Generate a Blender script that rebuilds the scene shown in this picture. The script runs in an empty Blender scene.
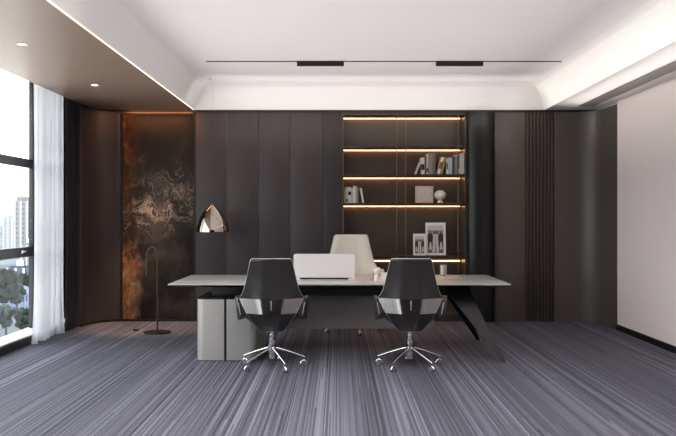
import bpy, bmesh, math, random
from mathutils import Vector, Matrix

random.seed(7)
SC = bpy.context.scene
COL = SC.collection
PI = math.pi
R = math.radians

# ------------------------------------------------------------------ materials
def lin(c):
    f = lambda v: v / 12.92 if v <= 0.04045 else ((v + 0.055) / 1.055) ** 2.4
    return (f(c[0] / 255), f(c[1] / 255), f(c[2] / 255), 1.0)

class NT:
    def __init__(s, name):
        s.m = bpy.data.materials.new(name)
        s.m.use_nodes = True
        s.t = s.m.node_tree
        s.t.nodes.clear()
        s.out = s.t.nodes.new('ShaderNodeOutputMaterial')
    def n(s, typ, ins=None, **kw):
        nd = s.t.nodes.new('ShaderNode' + typ)
        for k, v in kw.items():
            setattr(nd, k, v)
        for k, v in (ins or {}).items():
            if hasattr(v, 'is_output'):
                s.t.links.new(v, nd.inputs[k])
            else:
                nd.inputs[k].default_value = v
        return nd
    def math(s, op, a, b=0.0, c=0.0, clamp=False):
        return s.n('Math', {0: a, 1: b, 2: c}, operation=op, use_clamp=clamp).outputs[0]
    def mix(s, f, a, b, blend='MIX'):
        nd = s.n('Mix', None, data_type='RGBA', blend_type=blend)
        for i, v in ((0, f), (6, a), (7, b)):
            if hasattr(v, 'is_output'):
                s.t.links.new(v, nd.inputs[i])
            else:
                nd.inputs[i].default_value = v
        return nd.outputs[2]
    def ramp(s, f, stops):
        nd = s.n('ValToRGB', {0: f})
        e = nd.color_ramp.elements
        while len(e) < len(stops):
            e.new(0.5)
        for i, (p, c) in enumerate(stops):
            e[i].position = p
            e[i].color = c if len(c) == 4 else (*c, 1)
        return nd.outputs[0]
    def coords(s, scale=(1, 1, 1), loc=(0, 0, 0)):
        tc = s.n('TexCoord')
        return s.n('Mapping', {'Vector': tc.outputs['Object'], 'Scale': scale, 'Location': loc}).outputs[0]
    def noise(s, vec, scale=1.0, detail=3.0, rough=0.5, dist=0.0):
        return s.n('TexNoise', {'Vector': vec, 'Scale': scale, 'Detail': detail, 'Roughness': rough, 'Distortion': dist}).outputs[0]
    def surf(s, sh):
        s.t.links.new(sh, s.out.inputs[0])
        return s.m
    def principled(s, color, rough=0.5, metal=0.0, spec=0.5, bump=None, bstr=0.1, bdist=0.002, **extra):
        ins = {'Base Color': color, 'Roughness': rough, 'Metallic': metal, 'Specular IOR Level': spec}
        ins.update(extra)
        if bump is not None:
            ins['Normal'] = s.n('Bump', {'Strength': bstr, 'Distance': bdist, 'Height': bump}).outputs[0]
        return s.surf(s.n('BsdfPrincipled', ins).outputs[0])

def plain(name, rgb, rough=0.5, metal=0.0, spec=0.5, var=0.06, vscale=6.0, **extra):
    t = NT(name)
    c = lin(rgb)
    f = t.noise(t.coords(), vscale, 2.0)
    d = tuple(max(0, v * (1 - var)) for v in c[:3]) + (1,)
    l = tuple(min(1, v * (1 + var)) for v in c[:3]) + (1,)
    return t.principled(t.mix(f, d, l), rough, metal, spec, **extra)

def emis(name, rgb, strength):
    t = NT(name)
    return t.surf(t.n('Emission', {'Color': lin(rgb), 'Strength': strength}).outputs[0])

def wood(name, rgb, rough=0.45, var=0.16, sx=60.0, spec=0.4):
    t = NT(name)
    c = lin(rgb)
    f = t.noise(t.coords((sx, sx, 1.2)), 1.0, 3.0, 0.6)
    g = t.noise(t.coords((4, 4, 0.3)), 1.0, 1.0)
    s = t.math('ADD', t.math('MULTIPLY', f, 0.65), t.math('MULTIPLY', g, 0.35))
    d = tuple(v * (1 - var) for v in c[:3]) + (1,)
    l = tuple(v * (1 + var) for v in c[:3]) + (1,)
    return t.principled(t.ramp(s, [(0.3, d), (0.7, l)]), rough, 0, spec, bump=f, bstr=0.08)

def carpet_mat():
    t = NT('striped carpet')
    sep = t.n('SeparateXYZ', {0: t.n('TexCoord').outputs['Object']})
    def threads(freq, length, off):
        ix = t.math('FLOOR', t.math('MULTIPLY', sep.outputs[0], freq))
        sh = t.n('TexWhiteNoise', {'W': t.math('ADD', ix, off)}, noise_dimensions='1D').outputs[0]
        iy = t.math('FLOOR', t.math('ADD', t.math('DIVIDE', sep.outputs[1], length), t.math('MULTIPLY', sh, 7.0)))
        v = t.n('CombineXYZ', {0: ix, 1: iy, 2: off}).outputs[0]
        return t.n('TexWhiteNoise', {'Vector': v}, noise_dimensions='3D').outputs[0]
    a = threads(118.0, 5.5, 3.0)
    f = threads(52.0, 9.0, 11.0)
    c = t.noise(t.coords((3.4, 0.12, 1), (7, 2, 0)), 1.0, 1.0)
    g = t.noise(t.coords((5.0, 0.22, 1), (1, 5, 0)), 1.0, 1.0)
    d = t.noise(t.coords((170, 90, 1)), 1.0, 1.0)
    m = t.math('MULTIPLY', t.math('SUBTRACT', g, 0.36), 4.0, clamp=True)     # where the stripes stand out
    base = t.math('ADD', 0.5, t.math('MULTIPLY', t.math('SUBTRACT', c, 0.5), 0.22))
    lines = t.math('ADD', t.math('MULTIPLY', t.math('SUBTRACT', a, 0.5), 0.45), t.math('MULTIPLY', t.math('SUBTRACT', f, 0.5), 0.16))
    s = t.math('ADD', base, t.math('MULTIPLY', lines, t.math('ADD', 0.26, t.math('MULTIPLY', m, 0.55))))
    s = t.math('ADD', s, t.math('MULTIPLY', t.math('SUBTRACT', d, 0.5), 0.55))
    col = t.ramp(s, [(0.30, lin((46, 46, 54))), (0.42, lin((68, 68, 78))), (0.55, lin((89, 89, 100))), (0.76, lin((130, 130, 143)))])
    return t.principled(col, 0.8, 0, 0.3, bump=s, bstr=0.2, bdist=0.004)

def stone_mat():
    t = NT('dark onyx stone')
    tc = t.n('TexCoord').outputs['Object']
    warp = t.n('TexNoise', {'Vector': t.coords((2.2, 1, 1.3)), 'Scale': 1.3, 'Detail': 4.0, 'Roughness': 0.6})
    wv = t.n('VectorMath', {0: warp.outputs[1], 1: (0.5, 0.5, 0.5)}, operation='SUBTRACT').outputs[0]
    wv = t.n('VectorMath', {0: wv, 3: 0.9}, operation='SCALE').outputs[0]
    p = t.n('VectorMath', {0: tc, 1: wv}, operation='ADD').outputs[0]
    sep = t.n('SeparateXYZ', {0: tc})
    x, z = sep.outputs[0], sep.outputs[2]
    cl = t.noise(p, 1.5, 5.0, 0.55)
    fine = t.noise(p, 5.5, 6.0, 0.6, 0.8)
    up = t.math('MULTIPLY', t.math('SUBTRACT', z, 1.9), 0.22)           # darker towards the top
    bs = t.math('SUBTRACT', cl, t.math('MAXIMUM', up, 0.0))
    base = t.ramp(bs, [(0.34, lin((20, 16, 14))), (0.47, lin((36, 30, 26))), (0.58, lin((62, 51, 43))), (0.72, lin((94, 80, 67)))])
    # copper mass along the left edge, strongest low down
    mk = t.math('SUBTRACT', 0.72, t.math('MULTIPLY', x, 2.5))
    mk = t.math('ADD', mk, t.math('MULTIPLY', t.math('SUBTRACT', cl, 0.5), 1.5))
    mk = t.math('MULTIPLY', mk, 1.8, clamp=True)
    low = t.math('SUBTRACT', 1.1, z)
    low = t.math('ADD', t.math('MULTIPLY', low, 5.0), t.math('MULTIPLY', t.math('SUBTRACT', fine, 0.5), 2.0), clamp=True)
    cop = t.ramp(fine, [(0.30, lin((96, 52, 26))), (0.44, lin((170, 106, 60))), (0.56, lin((204, 146, 96))), (0.70, lin((240, 204, 160)))])
    mid = t.ramp(fine, [(0.30, lin((44, 28, 20))), (0.46, lin((78, 48, 32))), (0.58, lin((110, 74, 48))), (0.72, lin((160, 116, 78)))])
    col = t.mix(mk, base, t.mix(low, mid, cop))
    # pale veins in a diagonal band
    rot = t.n('Mapping', {'Vector': p, 'Rotation': (0, R(-38), 0), 'Scale': (1.2, 1, 3.2)}).outputs[0]
    vn = t.noise(rot, 2.2, 6.0, 0.62, 0.5)
    v = t.math('ABSOLUTE', t.math('SUBTRACT', vn, 0.5))
    v = t.math('SUBTRACT', 1.0, t.math('MULTIPLY', v, 26.0), clamp=True)
    band = t.math('ABSOLUTE', t.math('SUBTRACT', z, t.math('ADD', 1.45, t.math('MULTIPLY', x, 0.30))))
    band = t.math('SUBTRACT', 1.0, t.math('MULTIPLY', band, 1.9), clamp=True)
    n2 = t.noise(p, 3.6, 2.0)
    gate = t.math('MULTIPLY', t.math('SUBTRACT', n2, 0.40), 6.0, clamp=True)
    v = t.math('MULTIPLY', t.math('MULTIPLY', v, band), gate)
    col = t.mix(v, col, lin((190, 170, 150)))
    return t.principled(col, 0.5, 0, 0.3)

def desk_mat():
    t = NT('pale grey marble')
    v = t.coords((1.2, 2.5, 1))
    a = t.noise(v, 2.0, 6.0, 0.6, 1.5)
    col = t.ramp(a, [(0.3, lin((164, 163, 160))), (0.55, lin((180, 179, 176))), (0.7, lin((196, 195, 192)))])
    return t.principled(col, 0.24, 0, 0.5)

def glass_mat():
    t = NT('window glass')
    tr = t.n('BsdfTransparent', {'Color': (0.97, 0.98, 0.98, 1)}).outputs[0]
    gl = t.n('BsdfGlossy', {'Color': (1, 1, 1, 1), 'Roughness': 0.02}).outputs[0]
    lw = t.n('LayerWeight', {'Blend': 0.5}).outputs[1]
    fr = t.math('ADD', 0.015, t.math('MULTIPLY', t.math('POWER', lw, 5.0), 0.2))
    return t.surf(t.n('MixShader', {0: fr, 1: tr, 2: gl}).outputs[0])

def sheer_mat():
    t = NT('sheer white voile')
    w = t.n('LayerWeight', {'Blend': 0.5}).outputs[1]
    tr = t.n('BsdfTransparent', {'Color': (1, 1, 1, 1)}).outputs[0]
    df = t.n('BsdfDiffuse', {'Color': lin((226, 226, 229))}).outputs[0]
    tl = t.n('BsdfTranslucent', {'Color': lin((222, 222, 226))}).outputs[0]
    cl = t.n('MixShader', {0: 0.2, 1: df, 2: tl}).outputs[0]
    f = t.math('ADD', 0.66, t.math('MULTIPLY', w, 0.4), clamp=True)
    return t.surf(t.n('MixShader', {0: f, 1: tr, 2: cl}).outputs[0])

def leaf_mat(name, a, b):
    t = NT(name)
    n = t.noise(t.coords(), 0.8, 4.0)
    return t.principled(t.ramp(n, [(0.35, lin(a)), (0.65, lin(b))]), 0.9, 0, 0.1)

def facade_mat(name, wall, win, sx, sz):
    t = NT(name)
    tc = t.n('TexCoord').outputs['Object']
    sp = t.n('SeparateXYZ', {0: tc})
    h = t.math('ADD', sp.outputs[0], sp.outputs[1])
    fx = t.math('GREATER_THAN', t.math('FRACT', t.math('MULTIPLY', h, sx)), 0.45)
    fz = t.math('GREATER_THAN', t.math('FRACT', t.math('MULTIPLY', sp.outputs[2], sz)), 0.5)
    return t.principled(t.mix(t.math('MULTIPLY', fx, fz), lin(wall), lin(win)), 0.8, 0, 0.2)

M = {}
M['carpet'] = carpet_mat()
M['ceiling'] = plain('white ceiling paint', (232, 229, 228), 0.7, 0, 0.3, 0.015)
M['cove'] = plain('white cove paint', (236, 233, 231), 0.6, 0, 0.3, 0.015)
M['soffit'] = plain('taupe soffit lacquer', (146, 124, 108), 0.38, 0, 0.4, 0.04, 2.0)
M['wall_white'] = plain('warm white wall paint', (232, 223, 221), 0.7, 0, 0.2, 0.02)
M['wall_dark'] = plain('dark shell wall', (48, 44, 43), 0.7)
M['veneer'] = wood('dark walnut veneer', (66, 58, 59), 0.5)
M['veneer_b'] = wood('deep brown veneer', (50, 43, 44), 0.5)
M['taupe'] = plain('taupe lacquer panel', (82, 75, 69), 0.4, 0, 0.45, 0.03, 2.0)
M['left_panel'] = plain('brown lacquer panel', (66, 56, 53), 0.45, 0, 0.4, 0.05, 2.0)
M['flute'] = plain('dark brown flutes', (72, 61, 57), 0.6, 0, 0.3)
M['pillar'] = plain('dark green grey lacquer', (28, 28, 27), 0.32, 0.0, 0.3, 0.03, 2.0)
M['brass'] = plain('dark brushed brass', (104, 86, 66), 0.4, 0.7)
M['bronze'] = plain('bronze pole metal', (92, 76, 60), 0.35, 0.8)
M['black'] = plain('black metal', (18, 16, 17), 0.45, 0.2)
M['black_gloss'] = plain('black glossy laminate', (20, 18, 18), 0.25)
M['frame_dark'] = plain('charcoal window frame', (40, 39, 42), 0.4, 0.3)
M['sill'] = plain('pale stone and daylit sill', (214, 214, 214), 0.4)
M['shelf'] = wood('shelf veneer', (50, 44, 40), 0.4)
M['niche'] = plain('olive brown back panel', (70, 61, 52), 0.38, 0.0, 0.5, 0.08, 3.0)
M['led'] = emis('warm shelf led', (255, 178, 116), 17.0)
M['led_white'] = emis('warm white led', (255, 240, 224), 1.6)
M['lamp_on'] = emis('lit lamp lens', (255, 236, 210), 9.0)
M['stone'] = stone_mat()
M['desk'] = desk_mat()
M['desk_edge'] = plain('desk edge lacquer', (214, 212, 208), 0.3)
M['pedestal'] = plain('brushed silver grey lacquer', (176, 172, 168), 0.32, 0.55, 0.5, 0.03)
M['panel_grey'] = plain('grey modesty lacquer', (128, 119, 119), 0.5)
M['leather'] = plain('dark charcoal leather', (38, 34, 34), 0.36, 0, 0.6, 0.08, 40.0)
M['leather_gloss'] = plain('glossy charcoal shell', (128, 124, 123), 0.2, 1.0, 0.5, 0.03, 20.0)
M['leather_arm'] = plain('sheen charcoal leather', (56, 52, 52), 0.28, 0.2, 0.8, 0.05, 30.0)
M['cream'] = plain('cream leather', (214, 206, 192), 0.45, 0, 0.4, 0.03, 30.0)
M['chrome'] = plain('polished aluminium', (214, 214, 216), 0.16, 1.0)
M['rim'] = plain('silver piping', (196, 194, 192), 0.3, 0.7)
M['wheel'] = plain('grey caster rubber', (104, 102, 104), 0.4, 0.3)
M['laptop'] = plain('white laptop shell', (232, 226, 226), 0.35, 0.0, 0.5, 0.01)
M['mirror'] = plain('mirror polished metal', (196, 183, 172), 0.04, 1.0, 0.5, 0.02)
M['porcelain'] = plain('off white porcelain', (222, 214, 204), 0.3)
M['pewter'] = plain('brushed pewter', (190, 180, 170), 0.35, 0.7)
M['glass'] = glass_mat()
M['sheer'] = sheer_mat()
M['drape'] = plain('charcoal drape cloth', (62, 59, 62), 0.9, 0, 0.1)
M['grille'] = plain('grey vent metal', (128, 122, 120), 0.5, 0.2)
M['paper'] = plain('page paper', (226, 218, 204), 0.8)
M['mat_board'] = plain('white frame', (236, 228, 224), 0.5)

def bookmat(rgb):
    k = 'book %d %d %d' % rgb
    if k not in M:
        M[k] = plain('book cloth %d %d %d' % rgb, rgb, 0.6, 0, 0.3, 0.06, 30)
    return M[k]

# ------------------------------------------------------------------ mesh helpers
class MB:
    """collects shapes into one mesh"""
    def __init__(s):
        s.b = bmesh.new()
        s.mats = []
        s.mi = 0
    def mat(s, m):
        if m not in s.mats:
            s.mats.append(m)
        s.mi = s.mats.index(m)
        return s
    def face(s, vs, smooth=False):
        try:
            f = s.b.faces.new(vs)
        except ValueError:
            return None
        f.material_index = s.mi
        f.smooth = smooth
        return f
    def box(s, x0, x1, y0, y1, z0, z1, bev=0.0, M4=None, seg=2):
        t = bmesh.new()
        vs = [t.verts.new((x, y, z)) for x in (x0, x1) for y in (y0, y1) for z in (z0, z1)]
        for q in ((0, 1, 3, 2), (4, 6, 7, 5), (0, 4, 5, 1), (2, 3, 7, 6), (0, 2, 6, 4), (1, 5, 7, 3)):
            t.faces.new([vs[i] for i in q])
        if bev:
            bmesh.ops.bevel(t, geom=list(t.edges), offset=bev, segments=seg, affect='EDGES', profile=0.5)
        s.merge(t, M4)
        return s
    def merge(s, t, M4=None, smooth=None):
        t.verts.index_update()
        mp = {}
        for v in t.verts:
            mp[v] = s.b.verts.new(M4 @ v.co if M4 else v.co)
        for f in t.faces:
            g = s.face([mp[v] for v in f.verts])
            if g:
                g.smooth = f.smooth if smooth is None else smooth
        t.free()
    def loft(s, rings, closed=True, caps=True, smooth=True, loop=False):
        vr = [[s.b.verts.new(p) for p in r] for r in rings]
        n = len(vr[0])
        pairs = list(zip(vr, vr[1:])) + ([(vr[-1], vr[0])] if loop else [])
        for a, b in pairs:
            for i in range(n if closed else n - 1):
                j = (i + 1) % n
                s.face([a[i], a[j], b[j], b[i]], smooth)
        if caps and closed and not loop:
            s.face(list(reversed(vr[0])))
            s.face(vr[-1])
        return s
    def cyl(s, p0, p1, r0, r1=None, n=20, smooth=True):
        return s.tube([p0, p1], [r0, r0 if r1 is None else r1], n, smooth)
    def tube(s, pts, rad, n=10, smooth=True, loop=False):
        pts = [Vector(p) for p in pts]
        if not hasattr(rad, '__len__'):
            rad = [rad] * len(pts)
        rings = []
        up = None
        m = len(pts)
        for i, p in enumerate(pts):
            if loop:
                d = pts[(i + 1) % m] - pts[i - 1]
            else:
                d = pts[min(i + 1, m - 1)] - pts[max(i - 1, 0)]
            d.normalize()
            if up is None:
                up = Vector((0, 0, 1)) if abs(d.z) < 0.9 else Vector((1, 0, 0))
            a = d.cross(up).normalized()
            up = a.cross(d).normalized()
            rings.append([p + rad[i] * (math.cos(2 * PI * k / n) * a + math.sin(2 * PI * k / n) * up) for k in range(n)])
        return s.loft(rings, True, True, smooth, loop)
    def lathe(s, prof, n=32, c=(0, 0, 0), caps=True, smooth=True):
        rings = [[(c[0] + r * math.cos(2 * PI * k / n), c[1] + r * math.sin(2 * PI * k / n), c[2] + z) for k in range(n)] for r, z in prof]
        return s.loft(rings, True, caps, smooth)
    def prism(s, poly, z0, z1, smooth=False):
        return s.loft([[(x, y, z0) for x, y in poly], [(x, y, z1) for x, y in poly]], True, True, smooth)
    def build(s, name, mat=None, parent=None, loc=None, sharp=35):
        bmesh.ops.recalc_face_normals(s.b, faces=list(s.b.faces))
        me = bpy.data.meshes.new(name)
        s.b.to_mesh(me)
        s.b.free()
        ml = s.mats or []
        if mat is not None:
            ml = [mat] if not s.mats else ml
        for m in ml:
            me.materials.append(m)
        try:
            me.set_sharp_from_angle(angle=R(sharp))
        except Exception:
            pass
        o = bpy.data.objects.new(name, me)
        COL.objects.link(o)
        if parent:
            o.parent = parent
        if loc:
            o.location = loc
        return o

def rounded_poly(x0, x1, y0, y1, r, n=6):
    out = []
    for cx, cy, a in ((x1 - r, y1 - r, 0), (x0 + r, y1 - r, 90), (x0 + r, y0 + r, 180), (x1 - r, y0 + r, 270)):
        for k in range(n + 1):
            t = R(a + 90 * k / n)
            out.append((cx + r * math.cos(t), cy + r * math.sin(t)))
    return out

def tag(o, label=None, cat=None, group=None, kind=None):
    if label: o['label'] = label
    if cat: o['category'] = cat
    if group: o['group'] = group
    if kind: o['kind'] = kind
    return o

def empty(name, loc=(0, 0, 0), rz=0, **kw):
    o = bpy.data.objects.new(name, None)
    o.empty_display_size = 0.1
    COL.objects.link(o)
    o.location = loc
    o.rotation_euler = (0, 0, rz)
    return tag(o, **kw)

def struct(o, label=None, cat=None):
    return tag(o, label, cat, kind='structure')

def copy_tree(o, parent=None):
    c = o.copy()
    COL.objects.link(c)
    c.parent = parent
    for ch in list(o.children):
        copy_tree(ch, c)
    return c

# ------------------------------------------------------------------ dimensions (metres)
YB = 9.74           # face of the back wall panelling
YF = -2.2           # wall behind the camera
XL, XR = -3.6, 3.49
ZS, ZC = 2.86, 3.185   # soffit, coffer ceiling

# ------------------------------------------------------------------ room shell
b = MB(); b.box(-3.75, 3.75, YF - 0.1, 10.3, -0.12, 0.0)
struct(b.build('floor', M['carpet']), 'grey violet carpet with fine stripes running into the room', 'floor')

# ceiling: raised white tray with sloped coves on three sides, one continuous surface
prof = []
for k in range(13):
    a = R(90 * k / 12)
    t = k / 12
    prof.append((0.24 * (0.55 * (1 - math.cos(a)) + 0.45 * t), (ZC - ZS) * (0.55 * math.sin(a) + 0.45 * t)))
b = MB().mat(M['cove'])
xl, xr, yb = -1.95, 2.79, YB
rows = []
for d, h in prof:
    z = ZS + h
    rows.append([(xl + d, YF, z), (xl + d, yb - d, z), (xr - d, yb - d, z), (xr - d, YF, z)])
for a, c in zip(rows, rows[1:]):
    for i in range(3):
        b.face([b.b.verts.new(p) for p in (a[i], a[i + 1], c[i + 1], c[i])], True)
b.mat(M['ceiling'])
top = rows[-1]
b.face([b.b.verts.new(p) for p in (top[0], top[1], top[2], top[3])])
bmesh.ops.remove_doubles(b.b, verts=list(b.b.verts), dist=1e-5)
ceil = b.build('ceiling', sharp=50)
struct(ceil, 'white raised tray ceiling with sloped cove edges', 'ceiling')
b = MB(); b.box(-3.75, 3.75, YF - 0.1, 10.3, 3.3, 3.4)
b.build('roof_slab', M['ceiling'], ceil)

b = MB(); b.box(-3.3, xl, YF, YB, ZS, ZS + 0.06)
struct(b.build('trim_1', M['soffit']), 'taupe lowered ceiling strip along the windows', 'soffit')
b = MB(); b.box(-3.75, -3.3, YF, 10.1, 3.1, 3.16); b.box(-3.31, -3.3, YF, YB, ZS + 0.06, 3.1)
struct(b.build('trim_2', M['soffit']), 'curtain pocket above the windows', 'soffit')
b = MB(); b.box(xl - 0.003, xl + 0.004, YF, YB - 0.01, ZS - 0.003, ZS + 0.008)
struct(b.build('trim_3', M['led_white']), 'thin glowing light line along the taupe soffit edge', 'light strip')
b = MB(); b.box(xr, 3.75, YF, 9.85, ZS, ZS + 0.06)
struct(b.build('trim_4', M['cove']), 'white lowered ceiling strip along the right wall', 'soffit')
b = MB(); b.box(-3.3, 3.49, YB - 0.012, YB + 0.06, ZS - 0.03, ZS)
struct(b.build('trim_5', M['black']), 'dark shadow line above the back wall panels', 'trim')

# right wall
b = MB(); b.box(3.50, 3.75, YF, 9.02, 0.0, 3.2)
struct(b.build('wall_right', M['wall_white']), 'plain warm white right wall', 'wall')
b = MB(); b.box(3.482, 3.51, YF, 9.02, 0.0, 0.07)
struct(b.build('baseboard_right', M['black']), 'thin black baseboard of the white wall', 'baseboard')
b = MB(); b.box(-3.75, 3.75, YF - 0.12, YF, 0, 3.3)
struct(b.build('wall_front', plain('black brown wall panel', (26, 23, 23), 0.7)), 'dark veneered wall behind the viewer', 'wall')
b = MB(); b.box(-3.8, -3.6, 9.25, 10.2, 0, 3.3); b.box(-3.8, -3.6, YF, 9.25, 3.1, 3.3)
struct(b.build('wall_left', M['wall_dark']), 'dark wall around the windows', 'wall')

# back wall: shell plus cladding parts
wb = empty('wall_back', (0, YB, 0), label='dark panelled back wall', cat='wall', kind='structure')
def wpart(name, mat, *boxes, bev=0.003):
    b = MB()
    for bx in boxes:
        b.box(bx[0], bx[1], bx[2] - YB, bx[3] - YB, bx[4], bx[5], bev)
    return b.build(name, mat, wb)
ZT = ZS - 0.025
b = MB(); b.box(-3.75, 3.75, 0.37, 0.5, 0, 3.3)
b.build('wall_shell', M['wall_dark'], wb)
g = 0.004
edges = [-1.93, -1.50, -1.08, -0.65, -0.205]
for i in range(4):
    wpart('wall_panel', M['veneer'], (edges[i] + g / 2, edges[i + 1] - g / 2, YB, YB + 0.05, 0.0, ZT))
wpart('brass_inlay', M['brass'], (-1.504, -1.496, YB - 0.004, YB + 0.03, 0.0, ZT), bev=0)
wpart('wall_panel', M['veneer_b'], (-0.203, 0.05, YB + 0.0, YB + 0.08, 0.0, ZT))
wpart('niche_header', M['veneer_b'], (0.05, 1.73, YB, YB + 0.36, 2.79, ZT))
# glossy convex pillar
P = [(1.73, 0.36)]
for k in range(17):
    t = k / 16
    P.append((1.73 + 0.385 * t, -0.11 * math.sqrt(max(0.0, 1 - (2 * t - 1) ** 2))))
P.append((2.115, 0.36))
b = MB(); b.prism(P, 0, ZT, True); b.build('pillar', M['pillar'], wb, sharp=40)
wpart('wall_panel', M['taupe'], (2.12, 2.535, YB, YB + 0.05, 0.0, ZT))
# fluted panel: 8 rounded ribs on a backing blackened for the shade in the gaps
b = MB(); b.mat(M['black']); b.box(2.54, 2.92, 0.012, 0.06, 0, ZT); b.mat(M['flute'])
for k in range(8):
    cx = 2.54 + (k + 0.5) * 0.38 / 8
    b.box(cx - 0.0155, cx + 0.0155, -0.004, 0.03, 0, ZT, 0.002, None, 1)
b.build('fluted_panel', M['flute'], wb, sharp=50)
# curved corner panel to the right
rr = 0.30
P = [(2.925, 0.0)] + [(3.19, 0.0)]
for k in range(1, 13):
    a = R(90 * k / 12)
    P.append((3.19 + rr * math.sin(a), -rr + rr * math.cos(a)))
P += [(3.512, 9.022 - YB), (3.6, 9.022 - YB), (3.6, 0.1), (2.925, 0.1)]
b = MB(); b.prism(P, 0, ZT, True); b.build('curved_panel', M['taupe'], wb, sharp=30)
# curved corner panel to the left
P = [(-3.34, -0.50)]
for k in range(13):
    a = R(90 * k / 12)
    P.append((-3.29 + 0.33 * (1 - math.cos(a)), -0.46 + 0.46 * math.sin(a) - 0.01))
P += [(-2.95, 0.0), (-2.95, 0.12), (-3.34, 0.12)]
b = MB(); b.prism(P, 0.03, ZT, True); b.build('curved_panel', M['left_panel'], wb, sharp=30)
b = MB(); b.prism([(x * 0.999, y + 0.012) for x, y in P], 0.0, 0.03, True); b.build('plinth', M['black'], wb, sharp=30)

# stone feature slab
st = empty('stone_slab', (-2.94, YB, 0), label='tall dark stone slab with copper brown clouds and pale veins', cat='stone panel')
b = MB(); b.box(0.02, 0.985, 0.02, 0.06, 0.03, 2.80, 0.002); b.build('slab', M['stone'], st)
b = MB(); b.box(-0.01, 0.02, 0.0, 0.06, 0.0, 2.83); b.box(0.985, 1.005, 0.0, 0.06, 0.0, 2.83)
b.box(0.02, 0.985, 0.0, 0.06, 2.80, 2.83); b.box(0.02, 0.985, 0.0, 0.06, 0.0, 0.03)
b.build('frame', M['black'], st)
b = MB(); b.box(0.0, 0.98, -0.02, 0.0, 2.815, 2.828); b.build('trim_bar', M['bronze'], st)

# ------------------------------------------------------------------ windows on the left
GX = -3.60
def window(n, y0, y1, handle=False):
    w = empty('window_%d' % n, (GX, y0, 0), kind='structure')
    L = y1 - y0
    b = MB()
    b.box(-0.03, 0.025, L - 0.05, L, 0.108, 3.1, 0.004)
    b.build('mullion', M['frame_dark'], w)
    for z, h in ((2.03, 0.10), (1.01, 0.115)):
        b = MB(); b.box(-0.03, 0.03, 0.0, L - 0.06, z - h / 2, z + h / 2, 0.004); b.build('transom', M['frame_dark'], w)
    b = MB(); b.box(-0.03, 0.03, 0.0, L - 0.06, 3.02, 3.1, 0.004); b.build('head_rail', M['frame_dark'], w)
    for z0, z1 in ((0.108, 0.955), (1.065, 1.98), (2.08, 3.02)):
        b = MB(); b.box(-0.004, 0.004, 0.0, L - 0.06, z0, z1); b.build('pane', M['glass'], w)
    if handle:
        b = MB(); b.box(0.03, 0.045, L - 0.42, L - 0.34, 1.0, 1.035, 0.005); b.box(0.04, 0.055, L - 0.42, L - 0.28, 1.012, 1.030, 0.005)
        b.build('sash_handle', M['chrome'], w)
    return w
ys = [-2.2, 0.65, 3.25, 5.85, 8.50, 9.25]
for i in range(5):
    w = window(i + 1, ys[i], ys[i + 1], handle=(i == 3))
    tag(w, ['window bay beside the viewer', 'second window bay from the viewer', 'third window bay from the viewer',
            'dark framed window bay left of the sheer curtain', 'narrow window bay behind the sheer curtain'][i], 'window')
b = MB(); b.mat(M['frame_dark']); b.box(-3.65, -3.41, YF, 9.25, 0.0, 0.09); b.mat(M['sill']); b.box(-3.65, -3.412, YF, 9.25, 0.09, 0.108)  # sill top coloured pale for the daylight falling on it
struct(b.build('trim_6'), 'low black window kerb with sill top painted pale as daylit', 'sill')

# curtains
def curtain(name, y0, y1, xc, amp, pitch, z0, z1, mat, hem=0.0, seed=1, flare=0.0):
    rnd = random.Random(seed)
    n = int((y1 - y0) / pitch * 10)
    ph = [rnd.uniform(-0.9, 0.9) for _ in range(60)]
    b = MB()
    rows = []
    for j in range(15):
        v = j / 14
        z = z0 + (z1 - z0) * v
        row = []
        for i in range(n + 1):
            u = i / n
            y = y0 + (y1 - y0) * u
            q = (y1 - y0) * u / pitch
            k = int(q)
            fr = q - k
            p = ph[k % 60] * (1 - fr) + ph[(k + 1) % 60] * fr
            am = amp * (0.75 + 0.35 * math.sin(2.3 * p + k))
            x = xc + am * math.sin(2 * PI * q + 0.7 * p + 0.5 * math.sin(3 * v + k)) + 0.3 * amp * math.sin(4 * PI * q + p)
            fl = flare * max(0, 1 - v * 5) ** 2
            x += fl * 0.5 * math.sin(1.3 * q)
            zz = z + (hem * (0.5 + 0.5 * math.sin(0.9 * q + p * 2)) if j == 0 else 0)
            row.append((x, y - fl * (1 - u), zz))
        rows.append(row)
    b.loft(rows, closed=False, caps=False)
    return b.build(name, mat, None, sharp=80)
c = curtain('sheer_curtain', 7.95, 8.74, -3.35, 0.055, 0.12, 0.012, 3.09, M['sheer'], 0.02, 3, 0.05)
tag(c, 'sheer white curtain hanging in folds at the window end', 'curtain')
c = curtain('dark_drape', 8.80, 9.27, -3.335, 0.030, 0.085, 0.012, 3.09, M['drape'], 0.0, 9)
tag(c, 'charcoal drape gathered between the sheer curtain and the brown corner panel', 'curtain')

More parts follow.
